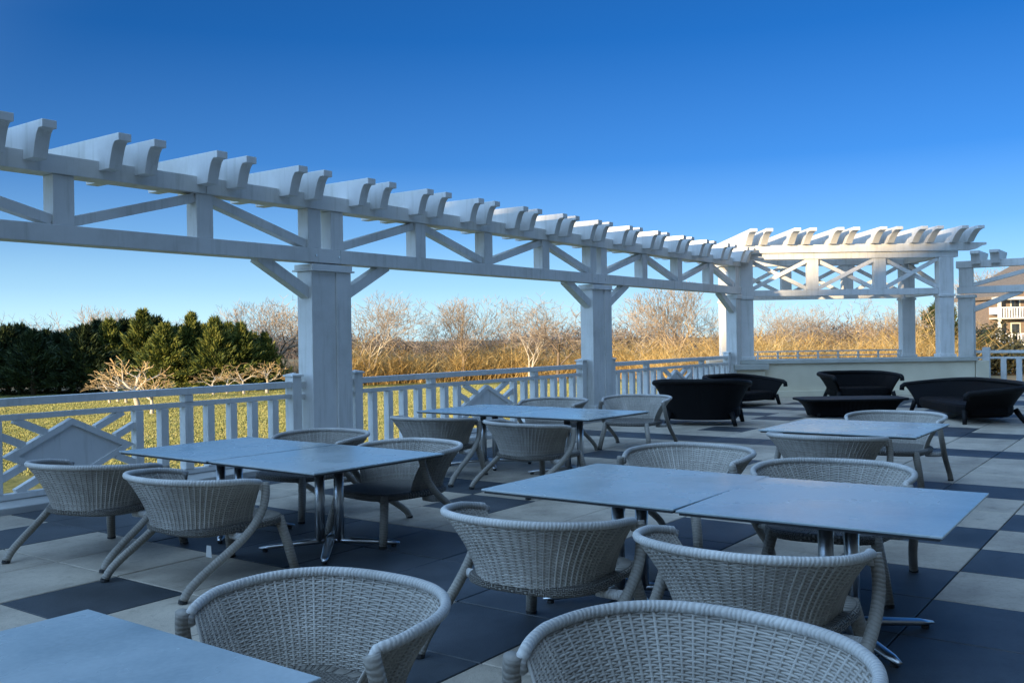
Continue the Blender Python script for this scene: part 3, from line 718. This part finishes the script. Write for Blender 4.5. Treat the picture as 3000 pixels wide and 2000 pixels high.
# ------------------------------------------------------------------ hotel block behind the terrace (casts the shade)
ev = Vector((1, -.297, 0)).normalized(); rot = math.atan2(ev.y, ev.x)
hb = empty('hotel_building', (-60, 7.34, ZL), 'shingled hotel block behind the terrace that shades it', 'building', rz=rot)
HE = 7.78 + 60*.14 - ZL
MB().box(-70, 86, -16, 0-.55, 0, HE-.25).obj('wall', M['shingle'], hb)
MB().box(-70.5, 86.5, -16.5, 0, HE-.247, HE).obj('eave', M['cream'], hb)
MB().prism([(-16.4, HE+.002), (-.1, HE+.002), (-6, HE+.8), (-10.5, HE+.8)], -70.4, 86.4, lambda p, q, t: (t, p, q)).obj('roof', M['roof'], hb)
for fl in (1.7, 4.9, 8.1, 11.3):
    for i in range(24):
        x = -66 + i*6.3
        wn = MB().box(x, x+1.6, -.548, -.50, fl, fl+1.9).obj('window', M['cream'], hb)
        MB().box(x+.12, x+1.48, -.498, -.49, fl+.12, fl+1.78).obj('pane', M['glass'], wn)

# ------------------------------------------------------------------ bare trees
def tree_mesh(seed, h, spread=.55, r0=.085, depth=6, first=.30, multi=1, up=.25, wob=.22, nb=(2, 3), flatten=1.0, minr=.0085):
    rnd = random.Random(seed); tr, tw = MB(), MB()
    def grow(p, d, L, r, lev):
        n = 4 if lev < 3 else 3
        pts = [p.copy()]; q = p.copy(); dd = d.copy()
        for i in range(n):
            dd = (dd + Vector((rnd.uniform(-1,1), rnd.uniform(-1,1), rnd.uniform(-.6,1)*.6))*wob*.5 + Vector((0,0,up*.12))).normalized()
            q = q + dd*(L/n); pts.append(q.copy())
        r1 = max(minr*.8, r*(.72 if lev < depth else .4))
        rad = [r + (r1-r)*i/n for i in range(n+1)]
        (tr if lev <= 2 else tw).tube(pts, rad, 6 if lev < 2 else (4 if lev < 4 else 3), False)
        if lev >= depth: return
        k = rnd.randint(*nb) + (1 if lev == 0 else 0)
        for c in range(k):
            az = 2*math.pi*(c + rnd.uniform(-.3,.3))/k; tilt = spread*rnd.uniform(.6, 1.35)
            ax = dd.orthogonal().normalized(); ax.rotate(Quaternion(dd, az))
            nd = dd.copy(); nd.rotate(Quaternion(ax, tilt)); nd.z = nd.z*flatten + up*.25*flatten; nd.normalize()
            st = pts[-1] if c < 2 else pts[rnd.randint(max(1, n-2), n)]
            grow(st, nd, L*rnd.uniform(.62, .86), max(minr, r1*rnd.uniform(.62, .8)), lev+1)
        if 1 <= lev <= 3:
            for c in range(1):
                ax = d.orthogonal().normalized(); ax.rotate(Quaternion(d, rnd.uniform(0, 6.28)))
                nd = dd.copy(); nd.rotate(Quaternion(ax, rnd.uniform(.5, 1.1)))
                i = rnd.randint(1, n-1)
                grow(pts[i], nd, L*rnd.uniform(.35, .6), max(minr, r1*.5), min(depth, lev+2))
    for s in range(multi):
        a = rnd.uniform(0, 6.28)
        d0 = Vector((math.cos(a)*.28*(multi > 1), math.sin(a)*.28*(multi > 1), 1)).normalized()
        grow(Vector((math.cos(a)*.12*(multi>1), math.sin(a)*.12*(multi>1), 0)), d0, h*first*rnd.uniform(.85, 1.1), r0*(.8 if multi > 1 else 1), 0)
    zmax = max(v[2] for v in tr.v + tw.v)
    s = h/zmax
    tr.v = [tuple(c*s for c in v) for v in tr.v]; tw.v = [tuple(c*s for c in v) for v in tw.v]
    return tr, tw
def bare_proto(name, seed, h, mats, **kw):
    tr, tw = tree_mesh(seed, h, **kw)
    root = empty(name, (0,0,ZL), 'x', 'tree')
    tr.obj('trunk', M[mats[0]], root, smooth=True); tw.obj('crown', M[mats[1]], root)
    return root
TP = [bare_proto('bare_tree', 11, 6, ('bark', 'bark'), multi=1, spread=.72),
      bare_proto('bare_tree', 23, 6, ('bark', 'bark'), multi=3, spread=.6, first=.24),
      bare_proto('bare_tree', 37, 6, ('bark_pale', 'bark'), multi=2, spread=.62, first=.3, up=.1),
      bare_proto('bare_tree', 52, 6, ('bark_dark', 'bark'), multi=1, spread=.85, first=.3, flatten=.8)]
used = set()
def place_tree(protos, k, l, d, h, label, group, rz=0, base=6.0):
    t = protos[k] if k not in used or protos is not TP else copy_tree(protos[k])
    if protos is TP: used.add(k)
    p = ld(l, d, ZL); t.location = p; t.scale = (h/base*1.12, h/base*1.12, h/base); t.rotation_euler = (0, 0, rz)
    t['label'] = label; t['group'] = group
    return t
def at(px, d): return (px-1500)/2761*d
GT = 'bare trees beyond the lawn'
TREES = [ # px, depth, height, proto, label
 (60, 60, 5.0, 0, 'bare tree showing over the dark hedge at the far left edge'),
 (190, 62, 4.7, 3, 'low bare tree over the dark hedge, second from the left edge'),
 (300, 60, 5.3, 1, 'bare tree directly left of the tallest evergreen'),
 (505, 61, 4.6, 2, 'bare tree showing in the gap right of the tallest evergreen'),
 (640, 60, 4.9, 0, 'bare tree behind the yellow-green end of the evergreen row'),
 (735, 60, 5.6, 1, 'bare brown tree to the left behind the near pergola column'),
 (815, 58, 5.6, 3, 'bare brown tree touching the left side of the near pergola column'),
 (905, 66, 5.6, 0, 'bare tree hidden mostly behind the near pergola column'),
 (1080, 60, 6.1, 2, 'tall pale-stemmed tree just right of the near pergola column'),
 (1165, 63, 5.5, 3, 'dark-stemmed bare tree, second right of the near pergola column'),
 (1255, 64, 5.1, 0, 'small round bare tree between the pergola columns, left of centre'),
 (1345, 62, 5.75, 1, 'many-stemmed bare tree midway between the two wide columns'),
 (1450, 66, 4.6, 0, 'low brown bare tree in the dip of the tree line'),
 (1545, 62, 5.5, 2, 'leaning bare tree left of the wide-spreading tree'),
 (1632, 60, 5.75, 3, 'wide-spreading dark-trunked bare tree left of the second column'),
 (1745, 66, 5.2, 0, 'bare tree behind the second pergola column'),
 (1860, 62, 5.4, 2, 'leaning bare tree right of the second pergola column'),
 (1985, 58, 6.3, 1, 'big many-stemmed bare tree left of the corner pavilion'),
 (2090, 64, 5.4, 0, 'bare tree behind the rear left pavilion column'),
 (2235, 58, 4.9, 2, 'pale bare stems at the left inside the pavilion opening'),
 (2330, 60, 4.7, 0, 'small bare tree in the pavilion opening, left of the spreading one'),
 (2425, 60, 5.3, 3, 'spreading bare tree in the middle of the pavilion opening'),
 (2610, 56, 4.9, 2, 'pale leaning tree right inside the pavilion opening'),
 (2915, 96, 9.6, 1, 'tall bare tree rising behind the side pergola wing'),
 (2985, 100, 9.2, 3, 'bare tree at the right edge above the balcony house'),
 (2840, 75, 5.0, 0, 'bare tree glimpsed between the last pavilion column and the wing'),
]
rz = random.Random(5)
for px, d, h, kx, lab in TREES: place_tree(TP, kx, at(px, d), d, h, lab, GT, rz.uniform(0, 6.28))
# small pruned lawn trees
SP = [bare_proto('pruned_tree', 71, 1.9, ('bark_pale', 'twig_orange'), multi=1, spread=.85, r0=.075, first=.42, flatten=.5, up=.05, depth=4, minr=.009),
      bare_proto('pruned_tree', 88, 1.9, ('bark_pale', 'twig_orange'), multi=1, spread=.7, r0=.07, first=.34, flatten=.8, up=.15, depth=4, minr=.010)]
su = set()
for px, d, h, kx, lab in [
 (318, 44, 1.55, 0, 'small tawny pruned tree on the lawn, leftmost of its cluster'),
 (342, 45, 1.6, 0, 'small tawny pruned tree on the lawn, second of the left cluster'),
 (366, 44, 1.5, 0, 'small tawny pruned tree with leaning pale trunk in the left cluster'),
 (401, 38, 2.3, 1, 'taller forked pale tree on the lawn before the dark evergreens'),
 (440, 37, 1.55, 1, 'low spreading pale tree right of the forked tree on the lawn'),
 (622, 50, 1.5, 0, 'small tawny tree at the lawn edge, first of the right-hand row'),
 (662, 50.5, 1.55, 0, 'small tawny tree at the lawn edge, second of the right-hand row'),
 (712, 50, 1.75, 0, 'small tawny tree at the lawn edge, third of the right-hand row'),
 (779, 50.5, 1.8, 1, 'tawny tree at the lawn edge closest to the near pergola column')]:
    t = SP[kx] if kx not in su else copy_tree(SP[kx]); su.add(kx)
    t.location = ld(at(px, d), d, ZL); t.scale = (h/1.9*1.25, h/1.9*1.25, h/1.9); t.rotation_euler = (0,0,rz.uniform(0,6.28)); t['label'] = lab; t['group'] = 'small pruned trees on the lawn'
# evergreens
def conifer(name, seed, h, wdt, mat):
    rnd = random.Random(seed); root = empty(name, (0,0,ZL), 'x', 'evergreen tree')
    MB().tube([(0,0,0), (.03,.02,h*.5), (0,0,h*.93)], [.13, .08, .02], 7).obj('trunk', M['bark_dark'], root, smooth=True)
    m = MB()
    nb = int(125*h/4)
    for i in range(nb):
        t = (i + rnd.random())/nb; t = t**.9; z = h*(.03 + .93*t)
        a = i*2.399 + rnd.uniform(-.4, .4)
        L = wdt*((1 - t)**1.0*rnd.uniform(.70, 1.2) + .09)
        el = rnd.uniform(-.12, .45) + .85*t
        dv = Vector((math.cos(a)*math.cos(el), math.sin(a)*math.cos(el), math.sin(el)))
        side = Vector((-math.sin(a), math.cos(a), 0))
        q0 = Vector((0, 0, z))
        for s in range(84):
            u = rnd.random()**.6
            wd_ = .34*L*(1.05 - u)*1.1 + .05
            c = q0 + dv*L*u + side*rnd.gauss(0, .55)*wd_ + Vector((0, 0, rnd.gauss(-.03, .10) - .05*u))
            sz = rnd.uniform(.07, .16)
            e1 = (dv + side*rnd.gauss(0, .55) + Vector((0, 0, rnd.gauss(.45, .4)))).normalized()
            e2 = e1.cross(Vector((rnd.gauss(0,1), rnd.gauss(0,1), rnd.gauss(.3,1))))
            if e2.length < .1: continue
            e2.normalize()
            m.add([c - e2*sz*.26, c + e1*sz*.9 - e2*sz*.16, c + e1*sz*2.2, c + e2*sz*.26 + e1*sz*.2], [(0,1,2,3)])
    m.obj('crown', M[mat], root)
    return root
EV = [conifer('evergreen_tree', 5, 4.6, 1.9, 'evergreen'), conifer('evergreen_tree', 9, 4.2, 2.1, 'evergreen'), conifer('evergreen_tree', 14, 3.6, 2.3, 'evergreen_shaded')]
eu = set()
EVL = [
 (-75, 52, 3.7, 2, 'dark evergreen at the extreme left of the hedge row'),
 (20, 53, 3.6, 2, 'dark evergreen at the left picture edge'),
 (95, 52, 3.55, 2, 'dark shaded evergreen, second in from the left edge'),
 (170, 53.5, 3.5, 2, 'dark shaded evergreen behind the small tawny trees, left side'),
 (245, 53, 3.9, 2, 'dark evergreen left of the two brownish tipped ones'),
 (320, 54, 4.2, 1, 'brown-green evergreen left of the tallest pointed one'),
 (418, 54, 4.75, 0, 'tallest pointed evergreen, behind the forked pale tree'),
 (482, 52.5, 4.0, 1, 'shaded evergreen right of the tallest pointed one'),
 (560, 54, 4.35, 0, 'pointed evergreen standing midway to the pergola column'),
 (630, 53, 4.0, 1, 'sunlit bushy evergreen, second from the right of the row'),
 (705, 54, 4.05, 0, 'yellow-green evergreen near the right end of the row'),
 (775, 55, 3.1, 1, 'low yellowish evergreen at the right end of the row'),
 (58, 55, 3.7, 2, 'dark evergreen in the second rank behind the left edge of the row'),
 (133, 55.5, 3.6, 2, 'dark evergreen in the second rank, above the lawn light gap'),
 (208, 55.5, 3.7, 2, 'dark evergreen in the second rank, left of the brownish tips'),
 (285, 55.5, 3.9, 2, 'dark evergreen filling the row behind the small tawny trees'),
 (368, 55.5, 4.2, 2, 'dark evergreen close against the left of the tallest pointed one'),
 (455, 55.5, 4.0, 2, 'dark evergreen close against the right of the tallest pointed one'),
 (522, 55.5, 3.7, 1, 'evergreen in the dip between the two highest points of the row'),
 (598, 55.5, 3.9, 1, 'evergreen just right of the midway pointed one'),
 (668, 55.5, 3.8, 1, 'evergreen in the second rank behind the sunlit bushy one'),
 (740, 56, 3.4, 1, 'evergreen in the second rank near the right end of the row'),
 (2755, 62, 4.6, 2, 'dark evergreen seen between the right pavilion columns'),
]
for px, d, h, kx, lab in EVL:
    t = EV[kx] if kx not in eu else copy_tree(EV[kx]); eu.add(kx)
    s = h/(4.6, 4.2, 3.6)[kx]
    t.location = ld(at(px, d), d, ZL); sx_ = s*rz.uniform(1.1, 1.35); t.scale = (sx_, sx_, s*rz.uniform(.94, 1.04)); t.rotation_euler = (0,0,rz.uniform(0,6.28)); t['label'] = lab; t['group'] = 'evergreens beyond the lawn'
# taller evergreens up-sun, out of the picture, that keep the left of the row in shade
for q, (l, d) in enumerate(((-34, 41.2), (-37.5, 43.5), (-41.5, 45), (-37, 38.5))):
    t = copy_tree(EV[2]); t.location = ld(l, d, ZL); t.scale = (2.0, 2.0, 1.35 + .2*q); t.rotation_euler = (0,0,q); t['label'] = 'tall dark evergreen beyond the left edge of the view'; t['group'] = 'tall evergreens to the left'

# ------------------------------------------------------------------ golden thicket, far woods, shrubs
def thicket(name, mat, spots, seed, count, hmin, hmax, wd=.03):
    rnd = random.Random(seed); m = MB()
    for i in range(count):
        l, d, hs = spots(rnd)
        p = ld(l, d, ZL); hgt = rnd.uniform(hmin, hmax)*hs
        lean = Vector((rnd.gauss(0,.42), rnd.gauss(0,.42), rnd.uniform(.7, 1))); bend = Vector((rnd.gauss(0,.6), rnd.gauss(0,.6), rnd.uniform(-.5, .05)))
        a = rnd.uniform(0, math.pi); sd = Vector((math.cos(a), math.sin(a), 0))*wd*rnd.uniform(.5, 1.2)
        pts = []
        for k in range(4):
            t = k/3; pts.append(p + lean*hgt*t + bend*hgt*t*t*.5)
        vs = []
        for k, q in enumerate(pts):
            ww = sd*(1-.25*k); vs += [q-ww*.5, q+ww*.5]
        m.add(vs, [(0,1,3,2),(2,3,5,4),(4,5,7,6)])
        for b in range(7):
            t = rnd.uniform(.2, .98); q = p + lean*hgt*t + bend*hgt*t*t*.5
            e = Vector((rnd.gauss(0,.9), rnd.gauss(0,.9), rnd.uniform(-.2,.9)))*hgt*.24
            s2 = Vector((rnd.gauss(0,1), rnd.gauss(0,1), 0)).normalized()*wd*.5
            m.add([q-s2, q+s2, q+e], [(0,1,2)])
    o = m.obj(name, M[mat]); return tag(o, kind='stuff')
def lump(l, s): return .74 + .34*math.sin(l*.55+s) * math.sin(l*1.3+s*2) + .12*math.sin(l*3.1+s)
def sp1(r):
    l = r.uniform(-11, 13); d = (r.uniform(63, 73) - max(0, l-4)*.7) if l > -1 else r.uniform(57, 64) + (l+11)*.6
    return l, d, lump(l, 1)
def sp2(r):
    d = r.uniform(48, 60); l = r.uniform(8, .468*d); return l, d, lump(l, 2.2)
def sp3(r):
    d = r.uniform(66, 82); l = r.uniform(-32, .47*d); return l, d, lump(l, 4)
tag(thicket('golden_thicket', 'reed', sp1, 1, 11000, 1.0, 3.5), 'golden winter thicket massed along the far edge of the lawn', 'thicket')
tag(thicket('reed_bank', 'reed', sp2, 2, 10000, 1.2, 3.9), 'golden reed bank seen through the pavilion opening', 'reeds')
tag(thicket('brown_brush', 'reed_dull', sp3, 3, 5000, 1.4, 3.3, .04), 'dull brown brush behind the golden thicket', 'brush')
def spf(r):
    l = r.uniform(-140, 160); d = r.uniform(150, 185); return l, d, .8+.25*math.sin(l*.13)+.1*math.sin(l*.5)
tag(thicket('far_woods', 'farwood', spf, 4, 9000, 3.0, 6.6, .22), 'grey brown woods along the horizon', 'woods')
def shrub(label, px, d, h, wdt, seed):
    rnd = random.Random(seed); root = empty('dark_shrub', ld(at(px, d), d, ZL), label, 'shrub', 'dark shrubs by the balcony house')
    MB().tube([(0,0,0), (.02,0,h*.5)], [.08, .03], 6).obj('stem', M['bark_dark'], root)
    m = MB()
    for i in range(1500):
        v = Vector((rnd.gauss(0,1), rnd.gauss(0,1), rnd.gauss(0,1))).normalized()*(rnd.random()**.4)
        c = Vector((v.x*wdt, v.y*wdt, h*.5 + v.z*h*.5*(1+.2*math.sin(5*v.x))))
        e1 = Vector((rnd.gauss(0,1), rnd.gauss(0,1), rnd.gauss(0,1))).normalized()*rnd.uniform(.12,.28); e2 = e1.orthogonal().normalized()*.09
        m.add([c-e2, c+e1, c+e2, c-e1*.4], [(0,1,2,3)])
    m.obj('foliage', M['shrub'], root)
shrub('dark rounded shrub below the upper balcony at the right', 2905, 66, 3.3, 2.0, 1)
shrub('dark shrub right behind the side railing, beside the wing column', 2875, 60, 2.2, 1.6, 2)
shrub('dark low shrub under the lower balcony at the right edge', 2965, 60, 1.9, 2.2, 3)

# ------------------------------------------------------------------ house with balconies at the right
HD = 80
hx = at(2985, HD)
hs = empty('balcony_house', ld(hx, HD, ZL), 'sunlit shingled house with two white balconies at the right edge', 'house', rz=LDROT)
gp = [(-.9, 0), (9, 0), (9, 5.6), (4.4, 8.6), (-.9, 5.75)]
MB().prism(gp, 0, 9, lambda p, q, t: (p, t, q)).obj('wall', M['shingle'], hs)
MB().prism([(-1.4, 5.5), (-1.4, 5.76), (4.4, 8.95), (9.4, 5.7), (9.4, 5.42), (4.4, 8.66)], -.55, 9.4, lambda p, q, t: (p, t, q)).obj('roof', M['roof'], hs)
MB().box(-2.6, .6, -1.55, -.56, 5.35, 5.6).obj('porch_roof', M['cream'], hs)
for z in (1.55, 3.75):
    w_ = 2.55 if z > 3 else 3.0
    b = MB().box(-w_, .25, -1.5, -.003, z, z+.12).obj('balcony', M['cream'], hs)
    MB().box(-w_, .25, -1.5, -1.42, z+.92, z+1.0).obj('handrail', M['paint'], b)
    for i in range(13): 
        x = -w_ + .04 + i*(w_+.13)/12
        MB().box(x-.055, x+.055, -1.49, -1.43, z+.122, z+.918).obj('baluster', M['paint'], b)
    MB().box(-w_, -w_+.1, -1.41, -.02, z+.4, z+1.0).obj('side_rail', M['paint'], b)
    wn = MB().box(-.75, .1, -.04, -.002, z+.2, z+1.9).obj('balcony_door', M['cream'], hs); MB().box(-.65, 0, -.05, -.042, z+.3, z+1.8).obj('pane', M['glass'], wn)
for x in (-2.45, .3): MB().box(x, x+.22, -1.42, -1.2, 0, 5.348).obj('porch_column', M['cream'], hs)
MB().box(-2.6, -.902, 0, 3, 0, 5.3).obj('side_bay', M['shingle'], hs)
